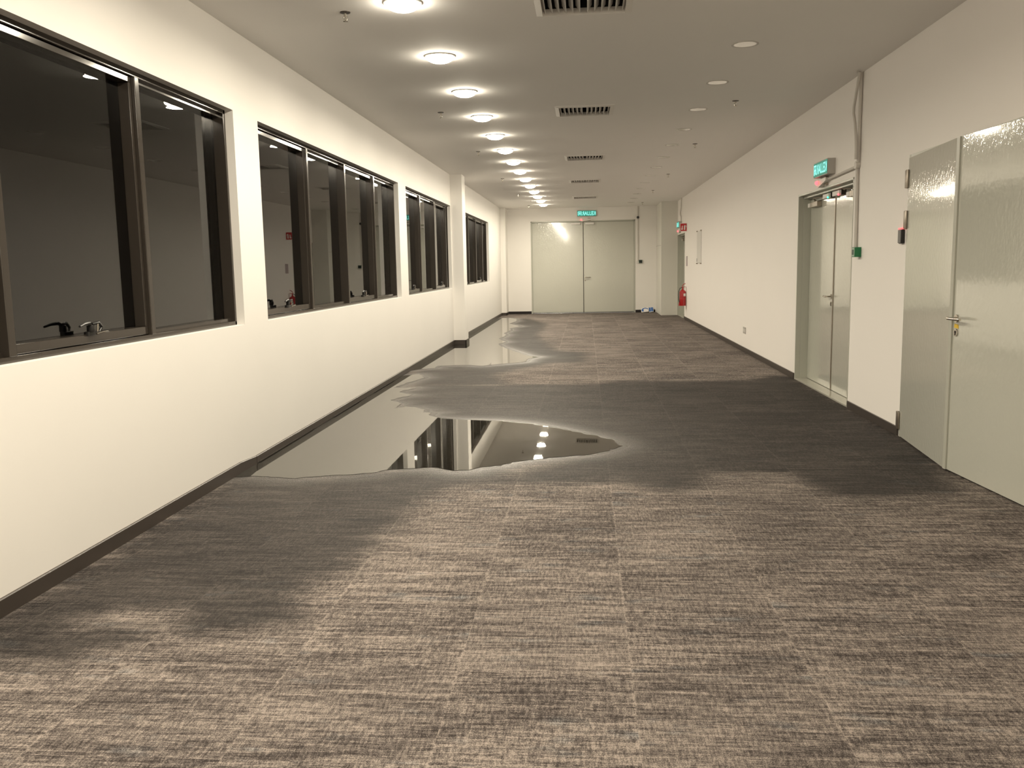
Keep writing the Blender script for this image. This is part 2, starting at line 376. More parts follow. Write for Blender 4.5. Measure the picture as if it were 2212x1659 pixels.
# baseboards
def base_left():
    m = MB()
    def run(pts, x0, x1):   # pts = (y, zbottom, ztop)
        vs = []; fs = []
        for y, a, b in pts: vs += [(x0, y, a), (x1, y, a), (x1, y, b - .004), (x1 - .004, y, b), (x0, y, b)]
        k = 5
        for i in range(len(pts) - 1):
            for j in range(k): fs.append((i * k + j, i * k + (j + 1) % k, (i + 1) * k + (j + 1) % k, (i + 1) * k + j))
        fs += [tuple(range(k - 1, -1, -1)), tuple((len(pts) - 1) * k + j for j in range(k))]
        m.add(vs, fs)
    run([(YB, 0, .08), (6.13, 0, .08), (6.43, .001, .061)], XL, XL + .014)
    q = [(6.43, .005, .061)]
    y = 6.5
    while y < 12.2:
        gap = .012 if (int(y * 1.7) % 3) != 1 else .005
        q += [(y, gap, .062 + (y - 6.4) * .0015), (y + .28, gap, .062 + (y - 6.1) * .0015)]; y += .34
    q += [(12.4, .002, .071), (16.76, .002, .08)]
    run(q, XL, XL + .016)
    m.box(XL, -2.276, 16.746, 16.76, 0, .08); m.box(-2.29, -2.276, 16.746, 17.19, 0, .08)
    run([(17.18, .002, .08), (26.55, .002, .08)], XL, XL + .014)
    m.box(XL, -2.352, 26.536, 26.55, 0, .08); m.box(-2.365, -2.352, 26.536, YF, 0, .08)
    return m
tag(base_left().build('baseboard_left', BASEB), 'dark brown skirting along the window wall', 'skirting', kind='structure')
m = MB(); m.box(-2.36, DX0 - .005, YF - .014, YF, 0, .08); m.box(DX1 + .005, 2.09, YF - .014, YF, 0, .08)
tag(m.build('baseboard_back', BASED), 'black skirting either side of the far door', 'skirting', kind='structure')
m = MB()
for a, b in ((YB, D1[0] - .01), (D1[1] + .03, D2[0] - .02), (D2[1] + .02, D3[0] - .01)): m.box(XR - .014, XR, a, b, 0, .075, .003)
tag(m.build('baseboard_right', BASEB), 'dark brown skirting along the door wall', 'skirting', kind='structure')

# puddles
def puddle(poly, name, label):
    pts = []
    n = len(poly)
    for i in range(n):
        a, b = Vector(poly[i]), Vector(poly[(i + 1) % n]); L = (b - a).length; k = max(1, int(L / .035))
        onwall = a.x < -2.49 and b.x < -2.49
        for j in range(k):
            q = a.lerp(b, j / k)
            if not onwall:
                q = q + Vector((random.uniform(-.016, .016), random.uniform(-.010, .010)))
            q.x = max(q.x, -2.498); pts.append(q)
    bm = bmesh.new()
    vs = [bm.verts.new((p.x, p.y, .0030)) for p in pts]
    f = bm.faces.new(vs)
    r = bmesh.ops.extrude_face_region(bm, geom=[f])
    for v in r['geom']:
        if isinstance(v, bmesh.types.BMVert): v.co.z = .0014
    bmesh.ops.triangulate(bm, faces=[f for f in bm.faces if len(f.verts) > 4])
    bmesh.ops.recalc_face_normals(bm, faces=bm.faces)
    me = bpy.data.meshes.new(name); bm.to_mesh(me); bm.free(); me.materials.append(WATER)
    o = bpy.data.objects.new(name, me); COL.objects.link(o)
    tag(o, label, 'puddle', 'puddles on the carpet')
puddle(PUD_A, 'puddle', 'nearer pointed pool of water, mirroring windows and ceiling lamps')
puddle(PUD_B, 'puddle', 'farther long pool of water along the skirting, past the pillar')

# ------------------------------------------------------------------ windows
def window_handle(parent, org, y):
    x = XL - .092; z = 1.143
    m = MB(); m.box(x, x + .03, y - .03, y + .05, z - .012, z + .012, .004)
    m.box(x + .01, x + .04, y - .02, y + .01, z + .01, z + .045, .005)
    m.tube([(x + .025, y, z + .04), (x + .035, y - .03, z + .058), (x + .04, y - .08, z + .056), (x + .045, y - .135, z + .046)], [.010, .010, .008, .006], 8)
    m.tube([(x + .03, y + .005, z + .05), (x + .04, y + .05, z + .055), (x + .04, y + .078, z + .03), (x + .035, y + .06, z + .006)], [.008, .009, .008, .006], 8)
    h = m.build('handle', BLACK, parent, org, smooth=True)
    m = MB(); m.tube([(x + .042, y + .02, z - .002), (x + .048, y + .07, z + .004), (x + .048, y + .125, z + .006)], [.006, .005, .003], 8)
    m.tube([(x + .044, y + .03, z + .01), (x + .048, y + .03, z + .05)], .005, 8)
    m.build('chrome_catch', CHROME, h, org, smooth=True)
def make_window(i):
    (y0, y1), mul = WIN[i], MUL[i]
    org = (XL - .06, (y0 + y1) / 2, ZS)
    wn = ['nearest wide window, cut off by the left edge of the photo', 'second window, four bays with two handles in full view',
          'third window, ending at the shallow pillar', 'farthest window beyond the shallow pillar']
    r = empty('window_%d' % (i + 1), org, wn[i], 'window', kind='structure')
    xa, xb = XL - .060, XL - .160   # front, back
    m = MB()
    m.box(xa, xb, y0, y1, ZS - .002, ZS + .028, .003); m.box(xa, xb, y0, y1, ZT - .030, ZT + .002, .003)
    m.box(xa, xb, y0 - .002, y0 + .028, ZS, ZT, .003); m.box(xa, xb, y1 - .028, y1 + .002, ZS, ZT, .003)
    m.build('frame', BRONZE, r, org)
    for c in mul:
        MB().box(xa + .004, xb, c - .025, c + .025, ZS + .026, ZT - .028, .004).build('mullion', BRONZE, r, org)
    edges = [y0 + .028] + [v for c in mul for v in (c - .025, c + .025)] + [y1 - .028]
    za, zb = ZS + .028, ZT - .030
    for b in range(4):
        a, c = edges[2 * b], edges[2 * b + 1]
        if b % 2 == 0:   # opening sash
            s = MB(); x0, x1 = xa - .018, xb + .01; t = .05
            s.box(x0, x1, a + .003, c - .003, za + .003, za + t, .003); s.box(x0, x1, a + .003, c - .003, zb - t + .015, zb - .003, .003)
            s.box(x0, x1, a + .003, a + .03, za + t, zb - t + .015, .003); s.box(x0, x1, c - .03, c - .003, za + t, zb - t + .015, .003)
            so = s.build('sash', BRONZE, r, org)
            MB().box(xa - .082, xa - .088, a + .028, c - .028, za + t - .002, zb - t + .017).build('pane', GLASS, so, org)
            window_handle(so, org, (a + c) / 2)
        else:
            if c - a > .02:
                s = MB(); x0, x1 = xa - .03, xb + .01; t = .022
                s.box(x0, x1, a, c, za, za + t); s.box(x0, x1, a, c, zb - t, zb)
                s.build('glazing_bead', BRONZE, r, org)
                MB().box(xa - .082, xa - .088, a, c, za + t, zb - t).build('pane', GLASS, r, org)
for i in range(4): make_window(i)

# ------------------------------------------------------------------ writing
def text_mesh(body, height, bold=.0):
    cu = bpy.data.curves.new('t', 'FONT'); cu.body = body; cu.size = 1.0; cu.offset = bold; cu.align_x = 'LEFT'
    o = bpy.data.objects.new('t', cu); COL.objects.link(o)
    dg = bpy.context.evaluated_depsgraph_get(); dg.update()
    me = bpy.data.meshes.new_from_object(o.evaluated_get(dg))
    bpy.data.objects.remove(o); bpy.data.curves.remove(cu)
    vs = np.array([v.co[:2] for v in me.vertices]); fs = [tuple(p.vertices) for p in me.polygons]
    bpy.data.meshes.remove(me)
    vs -= vs.min(0); vs *= height / vs[:, 1].max(); return vs, fs
def exit_sign(loc, U, N, wd, ht, dep, label, group='exit signs'):
    """loc = lower left back corner seen from the room; U runs to the viewer's right; the wording is reversed as in the photograph"""
    U, N, V, o = Vector(U), Vector(N), Vector((0, 0, 1)), Vector(loc)
    r = empty('exit_sign', loc, label, 'exit sign', group)
    def slab(m, u0, u1, v0, v1, n0, n1): m.prism([(u0, v0), (u1, v0), (u1, v1), (u0, v1)], o + N * n0, U, V, N, n1 - n0)
    m = MB(); slab(m, 0, wd, 0, ht, 0, dep); m.build('housing', GPLAST, r, loc)
    m = MB(); slab(m, .008, wd - .008, .008, ht - .008, dep, dep + .003); p = m.build('face_panel', SIGN_G, r, loc)
    vs, fs = text_mesh('KELUAR', 1.0, .012)
    W = wd * .70; Hh = ht * .66; vs = vs / np.array([vs[:, 0].max(), 1]) * np.array([W, Hh])
    m = MB(); q = dep + .0045
    m.add([o + U * (wd * .965 - v[0]) + V * (ht * .17 + v[1]) + N * q for v in vs], fs)
    m.build('lettering', SIGN_W, p, loc)
    # running man in a doorway
    m = MB(); b = wd * .045; s = ht * .66; z = ht * .17
    def pl(pts): m.prism([(b + x * wd * .20, z + y * s) for x, y in pts], o + N * q, U, V, N, .001)
    pl([(0, 0), (.14, 0), (.14, 1), (0, 1)]); pl([(.14, .86), (.95, .86), (.95, 1), (.14, 1)]); pl([(.82, 0), (.95, 0), (.95, .86), (.82, .86)])
    pl([(.42, .68), (.56, .68), (.56, .82), (.42, .82)]); pl([(.36, .3), (.56, .34), (.6, .64), (.38, .62)])
    pl([(.2, .0), (.3, 0), (.48, .32), (.36, .34)]); pl([(.5, .34), (.6, .3), (.74, .08), (.64, .04)])
    pl([(.2, .5), (.38, .6), (.38, .48), (.22, .42)]); pl([(.58, .62), (.76, .5), (.72, .42), (.56, .5)])
    m.build('pictogram', SIGN_W, p, loc)
    return r
exit_sign((XR, 10.172, 2.342), (0, -1, 0), (-1, 0, 0), .56, .158, .080, 'glowing green exit sign above the set-back double door on the right')
exit_sign((XR, 24.92, 2.40), (0, -1, 0), (-1, 0, 0), .56, .17, .080, 'small distant green exit sign behind the red extinguisher sign')
exit_sign((-.245, YF, 2.905), (1, 0, 0), (0, -1, 0), .575, .175, .06, 'glowing green exit sign above the far wide double door')

def sensor(loc, U, N, wd, label):
    U, N, V, o = Vector(U), Vector(N), Vector((0, 0, 1)), Vector(loc)
    r = empty('sensor_box', loc, label, 'sensor', 'sensor boxes under the exit signs')
    m = MB(); m.prism([(0, .01), (wd * .25, -.03), (wd * .32, -.03), (wd, .02), (wd, .05), (0, .05)], o, U, V, N, .055); m.build('housing', WPLAST, r, loc)
    m = MB(); m.prism([(wd * .62, -.02), (wd * .8, -.02), (wd * .8, .07), (wd * .62, .07)], o, U, V, N, .03); m.build('bracket', STEEL, r, loc)
    c = o + U * wd * .24 + V * .02 + N * .062
    m = MB(); pr = [(0.0001, -.022)] + [(.022 * math.sin(t), -.022 * math.cos(t)) for t in [math.pi * k / 8 for k in range(1, 8)]] + [(.0001, .022)]
    m.lathe(pr, c, 'z', 12); m.build('red_light', LED_R, r, loc, smooth=True)
sensor((XR, 10.20, 2.268), (0, -1, 0), (-1, 0, 0), .42, 'small white sensor box with red light under the nearest exit sign')
sensor((XR, 24.9, 2.30), (0, -1, 0), (-1, 0, 0), .36, 'tiny sensor box under the distant exit sign by the extinguisher')
sensor((-.24, YF, 2.79), (1, 0, 0), (0, -1, 0), .5, 'white sensor box with red light above the far door')

# ------------------------------------------------------------------ doors
def lever(parent, org, c, U, N, L=.13, rose=True, keyz=-.075):
    """c = spindle on the leaf face, U = direction the lever points, N = out of the leaf"""
    c, U, N, V = Vector(c), Vector(U), Vector(N), Vector((0, 0, 1))
    ax = N.normalized()
    m = MB()
    if rose: m.tube([c, c + ax * .008], .026, 20)
    m.tube([c + ax * .006, c + ax * .055], .009, 12)
    m.tube([c + ax * .055 - U * .012, c + ax * .058 + U * .03, c + ax * .056 + U * L * .7, c + ax * .052 + U * L], [.0105, .0105, .010, .0085], 12)
    m.build('lever_handle', CHROME, parent, org, smooth=True)
    k = c + V * keyz
    m = MB(); m.tube([k, k + ax * .007], .025, 20); e = m.build('escutcheon', CHROME, parent, org, smooth=True)
    m = MB(); m.tube([k + ax * .007 + V * .004, k + ax * .0095 + V * .004], .009, 12); m.prism([(-.004, -.018), (.004, -.018), (.004, 0), (-.004, 0)], k + ax * .007, U, V, ax, .0025)
    m.build('keyhole', DSTEEL, e, org)

# door 1: nearest pair, standing a little ajar into the room
org = (XR, 6.25, 0)
d = empty('door_1', org, 'nearest grey-green double door on the right, cut off by the photo edge', 'door', kind='structure')
m = MB(); y0, y1, _, zt = D1
m.box(XR - .004, XR + .12, y0, y1, zt - .032, zt, .002); m.box(XR - .006, XR + .12, y1 - .025, y1 + .006, 0, zt, .002); m.box(XR - .006, XR + .12, y0 - .006, y0 + .025, 0, zt, .002)
m.build('door_frame', FRAMEP, d, org)
def slab_leaf(p0, p1, th, z0, z1, name='door_leaf'):
    a, b = Vector((*p0, 0)), Vector((*p1, 0)); U = (b - a); L = U.length; U.normalize(); N = Vector((0, 0, 1)).cross(U)
    if N.x > 0: N = -N
    m = MB(); m.prism([(0, z0), (L, z0), (L, z1), (0, z1)], a, U, Vector((0, 0, 1)), -N, th)
    return m, U, N, L
m, U, N, L = slab_leaf((2.560, 7.435), (2.458, 6.246), .045, .012, 2.242); leaf = m.build('door_leaf', DOOR, d, org)
for za, zb in ((2.01, 2.155), (1.69, 1.835), (.064, .209)):
    h = MB(); h.tube([(2.558, 7.462, za), (2.558, 7.462, zb)], .011, 12); h.box(2.552, 2.566, 7.462, 7.495, za + .003, zb - .003, .001); h.box(2.546, 2.556, 7.415, 7.462, za + .003, zb - .003, .001)
    h.build('hinge', STEEL, leaf, org, smooth=True)
m, U2, N2, L2 = slab_leaf((2.548, 5.065), (2.462, 6.232), .045, .012, 2.242); leaf2 = m.build('door_leaf', DOOR, d, org)
a = Vector((2.462, 6.232, 0)); m = MB(); m.prism([(-.028, .012), (.012, .012), (.012, 2.242), (-.028, 2.242)], a + N2 * .001, U2, Vector((0, 0, 1)), N2, .010); m.build('meeting_strip', FRAMEP, leaf2, org)
lever(leaf2, org, Vector((2.462, 6.232, 1.052)) - U2 * .075 + N2 * .001, -U2, N2, .15, keyz=-.095)
k = Vector((2.462, 6.232, .985)) - U2 * .105; m = MB(); m.prism([(0, 0), (.055, .004), (.05, .03), (.004, .026)], k, U2, Vector((0, 0, 1)), N2, .004)
tag(m.build('tape_patch', YELLOW, leaf2, org), 'scrap of yellow tape below the handle')

# door 2: set back pair
org = (XR, 10.065, 0)
d = empty('door_2', org, 'grey-green double door set back in the right wall under an exit sign', 'door', kind='structure')
def recessed_door(org, D, dep, parent, seam, arms=True, near_step=.05):
    y0, y1, _, zt = D; m = MB()
    for a, b, s in ((y0, y0 + .022, 1), (y1 - .022, y1, -1)):
        m.box(XR - .004, XR + dep + .06, a, b, 0, zt, .002)
        lo, hi = (b, b + .012) if s > 0 else (a - .012, a)
        m.box(XR + .055, XR + dep + .05, lo, hi, 0, zt - .02, .002)
    m.box(XR - .004, XR + dep + .06, y0, y1, zt - .022, zt, .002); m.box(XR + .055, XR + dep + .05, y0 + .02, y1 - .02, zt - .05, zt - .02, .002)
    m.build('door_frame', FRAMEP, parent, org)
    MB().box(XR - .002, XR + dep + .05, y0 + .02, y1 - .02, 0, .018, .002).build('threshold', STONE, parent, org)
    la = MB().box(XR + dep, XR + dep + .045, seam + .003, y1 - .036, .022, zt - .055, .002).build('door_leaf', DOOR, parent, org)
    lb = MB().box(XR + dep, XR + dep + .045, y0 + .036, seam - .003, .022, zt - .055, .002).build('door_leaf', DOOR, parent, org)
    MB().box(XR + dep - .008, XR + dep, seam - .02, seam + .004, .022, zt - .055, .001).build('meeting_strip', STEEL, lb, org)
    MB().box(XR + dep + .05, XR + dep + .06, y0 + .02, y1 - .02, 0, zt).build('backing', VOID, parent, org)
    return la, lb
la, lb = recessed_door(org, D2, .14, d, 10.085)
def closer(parent, org, x, y0, y1, z0, z1, ya, za):
    m = MB(); m.box(x - .055, x, y0, y1, z0, z1, .004); c = m.build('door_closer', STEEL, parent, org)
    MB().box(x - .058, x - .002, y1 + (.0), y1 + .10, z0 + .006, z1 - .006, .004).build('end_cap', WPLAST, c, org)
    m = MB(); ym = (y0 + y1) / 2
    m.box(x - .05, x - .02, ym - .015, ym + .015, z1, z1 + .016)
    m.tube([(x - .035, ym, z1 + .016), (x - .09, (ym + ya) / 2 + .05, z1 + .03), (x - .04, ya, za)], .007, 8)
    m.build('closer_arm', STEEL, c, org, smooth=True)
closer(la, org, XR + .14, 10.66, 10.98, 2.075, 2.135, 10.45, 2.165)
closer(lb, org, XR + .14, 9.16, 9.40, 2.085, 2.145, 9.62, 2.175)
for (a, b, led, lm) in ((10.17, 10.42, 10.19, LED_G), (9.76, 10.03, 9.78, LED_R)):
    m = MB(); m.box(XR + .085, XR + .14, a, b, 2.135, 2.185, .003); g = m.build('magnetic_lock', WPLAST, d, org)
    MB().box(XR + .088, XR + .14, a - .07, a, 2.13, 2.186, .002).build('lock_body', DSTEEL, g, org)
    m = MB(); pr = [(0.0001, -.011)] + [(.011 * math.sin(t), -.011 * math.cos(t)) for t in [math.pi * k / 6 for k in range(1, 6)]] + [(.0001, .011)]
    m.lathe(pr, (XR + .083, led, 2.139), 'z', 10); m.build('status_light', lm, g, org, smooth=True)
lever(la, org, (XR + .14, 10.155, 1.055), (0, 1, 0), (-1, 0, 0), .135, keyz=-.082)

# door 3: far pair beside the pillar
org = (XR, 24.57, 0)
d = empty('door_3', org, 'narrow-looking distant door on the right beside the corner pillar', 'door', kind='structure')
la, lb = recessed_door(org, D3, .15, d, 24.75)
closer(la, org, XR + .15, 24.95, 25.2, 2.06, 2.12, 24.8, 2.16)
closer(lb, org, XR + .15, 24.2, 24.5, 2.06, 2.12, 24.6, 2.16)
lever(lb, org, (XR + .15, 24.65, 1.06), (0, -1, 0), (-1, 0, 0))

# door 4: wide pair in the end wall
org = (-.08, YF, 0)
d = empty('door_4', org, 'wide grey-green double door in the end wall', 'door', kind='structure')
m = MB(); m.box(DX0, DX0 + .035, YF - .004, YF + .16, 0, DZ, .002); m.box(DX1 - .035, DX1, YF - .004, YF + .16, 0, DZ, .002); m.box(DX0, DX1, YF - .004, YF + .16, DZ - .035, DZ, .002)
m.build('door_frame', FRAMEP, d, org)
SX = -.062; yl = YF + .045
l1 = MB().box(DX0 + .037, SX - .004, yl, yl + .05, .03, DZ - .04, .002).build('door_leaf', DOOR, d, org)
l2 = MB().box(SX + .004, DX1 - .037, yl, yl + .05, .03, DZ - .04, .002).build('door_leaf', DOOR, d, org)
MB().box(SX - .014, SX + .004, yl - .008, yl, .03, DZ - .04).build('meeting_strip', DSTEEL, l2, org)
MB().box(DX0 + .03, DX1 - .03, yl + .055, yl + .06, 0, DZ).build('backing', VOID, d, org)
MB().box(DX0 + .03, DX1 - .03, YF - .002, yl + .05, 0, .02, .002).build('threshold', ALU, d, org)
for a, b in ((-.43, -.155), (-.005, .26)):
    MB().box(a, b, yl - .06, yl, 2.665, 2.725, .004).build('magnetic_lock', WPLAST, d, org)
lever(l2, org, (SX + .045, yl, 1.085), (1, 0, 0), (0, -1, 0), .17, keyz=-.09)

# ------------------------------------------------------------------ things on the right wall
def conduit_thing(loc, label): return empty('conduit', loc, label, 'conduit')
loc = (XR, 8.78, 3.17); c = conduit_thing(loc, 'straight pale conduit from ceiling to green call point by the set-back door')
x = XR - .018
MB().tube([(x, 8.76, H), (x, 8.775, 2.36)], .016, 12).build('pipe', PIPE, c, loc, smooth=True)
MB().tube([(x, 8.795, 2.30), (x, 8.775, 1.57)], .016, 12).build('pipe', PIPE, c, loc, smooth=True)
MB().tube([(x, 8.80, 2.325), (x, 9.80, 2.300)], .014, 12).build('pipe', PIPE, c, loc, smooth=True)
jb = MB().tube([(XR - .001, 8.79, 2.335), (XR - .04, 8.79, 2.335)], .036, 20).build('junction_box', PIPE, c, loc, smooth=True)
MB().tube([(x - .004, 8.82, 2.345), (x - .004, 8.836, 2.345)], .015, 14).build('open_port', BLACK, jb, loc, smooth=True)
pts = [(8.70, 3.165), (8.735, 3.10), (8.79, 2.99), (8.85, 2.88), (8.855, 2.82), (8.80, 2.72), (8.765, 2.60), (8.745, 2.48), (8.752, 2.385)]
fl = MB().tube([(XR - .050, a, b) for a, b in pts], .013, 12).build('flexible_conduit', PIPE, smooth=True)
tag(fl, 'wavy flexible conduit hanging beside the straight one above the set-back door', 'conduit')
loc = (XR, 8.69, 1.525); g = empty('call_point', loc, 'green emergency door release box on the wall by the set-back door', 'call point')
MB().box(XR - .06, XR, 8.648, 8.738, 1.479, 1.570, .003).build('housing', GREEN, g, loc)
MB().box(XR - .063, XR - .06, 8.655, 8.731, 1.485, 1.564).build('front_plate', simple('pale_green_plate', (.30, .42, .33), .4), g, loc)
MB().box(XR - .066, XR - .062, 8.678, 8.72, 1.50, 1.548).build('button', DGREEN, g, loc)
loc = (XR, 7.55, 1.64); g = empty('card_reader', loc, 'black card reader glowing red on top, beside the nearest door hinge', 'card reader')
MB().box(XR - .030, XR, 7.508, 7.585, 1.575, 1.692, .010).build('housing', BLACK, g, loc, smooth=True)
MB().box(XR - .033, XR - .029, 7.513, 7.580, 1.582, 1.686, .002).build('front_plate', DGREY, g, loc)
MB().box(XR - .034, XR - .006, 7.514, 7.579, 1.689, 1.703, .004).build('light_strip', LED_RS, g, loc)
loc = (XR, 14.70, .35); g = empty('wall_socket', loc, 'white double socket plate low on the right wall', 'socket')
MB().box(XR - .009, XR, 14.60, 14.83, .297, .403, .003).build('face_plate', GPLAST, g, loc)
for yy in (14.66, 14.77): MB().box(XR - .011, XR - .009, yy - .028, yy + .028, .325, .375, .001).build('socket_insert', WPLAST, g, loc)
loc = (XR, 20.65, 1.8); g = empty('notice_holder', loc, 'empty pale plastic notice holder fixed to the right wall', 'notice holder')
MB().box(XR - .012, XR - .002, 20.28, 21.02, 1.45, 2.17, .003).build('plate', WPLAST, g, loc)
for yy in (20.26, 20.95):
    for zz in (1.43, 2.16): MB().box(XR - .030, XR - .001, yy, yy + .07, zz, zz + .022, .003).build('bracket', STEEL, g, loc)
MB().box(XR - .016, XR - .012, 20.98, 21.03, 1.48, 1.56).build('clip', DGREY, g, loc)
o = MB().box(XR - .008, XR, 23.02, 23.24, 1.38, 1.63, .001).build('notice_plate', simple('mauve_print', (.40, .33, .34), .5), org=(XR, 23.13, 1.5))
tag(o, 'small mauve-grey notice above the red fire extinguisher', 'notice')
# far flexible cable
pts = [(24.27, 3.17), (24.30, 3.02), (24.34, 2.92), (24.50, 2.83), (24.52, 2.76), (24.36, 2.69), (24.32, 2.57)]
tag(MB().tube([(XR - .03, a, b) for a, b in pts], .016, 10).build('flexible_conduit', PIPE, smooth=True), 'distant wavy conduit dropping from ceiling to the far right exit sign', 'conduit')
# extinguisher sign, standing out from the wall
loc = (XR, 23.2, 2.36); g = empty('fire_sign', loc, 'square red extinguisher sign projecting from the right wall', 'sign')
MB().box(2.402, XR, 23.196, 23.200, 2.258, 2.462).build('backing_plate', WHITE, g, loc)
p = MB().box(2.412, XR - .010, 23.1935, 23.196, 2.268, 2.452).build('red_panel', REDS, g, loc)
m = MB(); q = (2.412, 23.193, 2.268); s = .153
def pic(pts): m.prism([(a * s, b * s * 1.2) for a, b in pts], q, (1, 0, 0), (0, 0, 1), (0, -1, 0), .001)
pic([(.56, .14), (.80, .14), (.80, .66), (.74, .72), (.62, .72), (.56, .66)]); pic([(.62, .72), (.74, .72), (.72, .80), (.64, .80)])
pic([(.54, .80), (.86, .80), (.92, .66), (.97, .50), (.93, .48), (.87, .62), (.80, .76), (.54, .76)])
pic([(.12, .16), (.34, .14), (.42, .28), (.36, .44), (.40, .60), (.28, .80), (.26, .62), (.16, .56), (.22, .42), (.10, .32)])
m.build('pictogram', WHITE, p, loc)
# extinguisher
loc = (2.478, 23.2, .37); g = empty('fire_extinguisher', loc, 'red fire extinguisher hung on the right wall beside the distant door', 'fire extinguisher')
R = .082
pr = [(.0001, .02), (.05, .0), (R - .004, .0), (R, .012), (R, .34)] + [(R * math.cos(t), .34 + .07 * math.sin(t)) for t in [math.pi / 2 * k / 6 for k in range(1, 6)]] + [(.024, .412), (.022, .44), (.0001, .44)]
body = MB().lathe(pr, loc, 'z', 32).build('cylinder', RED, g, loc, smooth=True)
MB().lathe([(R + .001, .165), (R + .003, .17), (R + .003, .178), (R + .001, .183)], loc, 'z', 32).build('strap', REDS, body, loc, smooth=True)
m = MB(); n = 8; vs = []
for k in range(n + 1):
    t = math.radians(-80 + 62 * k / n)
    for z in (.245, .315): vs.append((loc[0] + (R + .0015) * math.cos(t), loc[1] + (R + .0015) * math.sin(t), loc[2] + z))
m.add(vs, [(2 * k, 2 * k + 2, 2 * k + 3, 2 * k + 1) for k in range(n)]); m.build('paper_label', WHITE, body, loc)
m = MB(); m.tube([(loc[0], loc[1], loc[2] + .43), (loc[0], loc[1], loc[2] + .475)], .016, 12); m.box(loc[0] - .03, loc[0] + .02, loc[1] - .014, loc[1] + .014, loc[2] + .455, loc[2] + .48, .004)
m.build('valve', RED, g, loc)
m = MB(); m.tube([(loc[0] - .02, loc[1], loc[2] + .49), (loc[0] + .02, loc[1], loc[2] + .545), (loc[0] + .07, loc[1], loc[2] + .565)], .008, 8); m.tube([(loc[0] - .01, loc[1], loc[2] + .478), (loc[0] + .075, loc[1], loc[2] + .482)], .007, 8)
m.build('squeeze_handle', RED, g, loc, smooth=True)
m = MB(); m.tube([(loc[0] - .02, loc[1] - .01, loc[2] + .465), (loc[0] - .07, loc[1] - .02, loc[2] + .45), (loc[0] - .102, loc[1] - .03, loc[2] + .37), (loc[0] - .106, loc[1] - .03, loc[2] + .26), (loc[0] - .100, loc[1] - .03, loc[2] + .15), (loc[0] - .088, loc[1] - .035, loc[2] + .085)], .010, 10)
m.build('hose', BLACK, g, loc, smooth=True)
m = MB(); m.tube([(loc[0] - .088, loc[1] - .035, loc[2] + .09), (loc[0] - .085, loc[1] - .035, loc[2] + .0)], [.012, .022], 12); m.build('nozzle', RED, g, loc, smooth=True)
MB().box(XR - .014, XR, 23.17, 23.23, .28, .86, .002).build('wall_bracket', WPLAST, g, loc)

# ------------------------------------------------------------------ things on the end wall
loc = (1.571, YF, 3.17); c = conduit_thing(loc, 'thin pale conduit running down the end wall right of the wide door')
MB().tube([(1.571, YF - .016, H), (1.571, YF - .016, 1.53)], .014, 10).build('pipe', PIPE, c, loc, smooth=True)
j = MB().tube([(1.571, YF, 2.84), (1.571, YF - .045, 2.84)], .040, 18).build('junction_box', DGREY, c, loc, smooth=True)
MB().tube([(1.571, YF - .045, 2.84), (1.571, YF - .050, 2.84)], .026, 16).build('open_port', BLACK, j, loc, smooth=True)
MB().box(1.53, 1.60, YF - .03, YF, 1.475, 1.545, .003).build('back_box', WPLAST, c, loc)
loc = (1.65, YF, 1.53); g = empty('call_point', loc, 'dark green door release box on the end wall right of the wide door', 'call point')
MB().box(1.602, 1.698, YF - .05, YF, 1.484, 1.574, .003).build('housing', DGREEN, g, loc)
MB().box(1.62, 1.68, YF - .054, YF - .05, 1.50, 1.556, .001).build('button', BLACK, g, loc)
# leaflets leaning on the skirting
def leaflet(x0, wd, ht, tilt, z0, lean, label, art):
    loc = (x0, YF - .10, z0); g = empty('leaflet', loc, label, 'leaflet', 'leaflets on the floor by the end wall')
    U = Vector((math.cos(tilt), 0, math.sin(tilt))); V = Vector((-math.sin(tilt), lean, math.cos(tilt))).normalized(); N = U.cross(V)
    if N.y > 0: N = -N
    o = Vector(loc)
    MB().prism([(0, 0), (wd, 0), (wd, ht), (0, ht)], o, U, V, N, .002).build('sheet', WHITE, g, loc)
    m = MB()
    for a in art: m.prism([(u * wd, v * ht) for u, v in a], o + N * .002, U, V, N, .001)
    m.build('print', BLUE, g, loc)
leaflet(1.67, .22, .15, .10, .004, .6, 'white leaflet with a blue ring print, on the floor left of the other', [[(.1, .2), (.3, .1), (.35, .35), (.3, .6), (.5, .75), (.75, .7), (.9, .5), (.95, .75), (.6, .93), (.25, .85), (.05, .55)]])
leaflet(1.905, .135, .155, .14, .004, .5, 'mostly blue leaflet leaning by the skirting near the corner pillar', [[(.02, .1), (.45, .1), (.45, .95), (.02, .95)], [(.5, .1), (.96, .1), (.96, .95), (.5, .95)]])

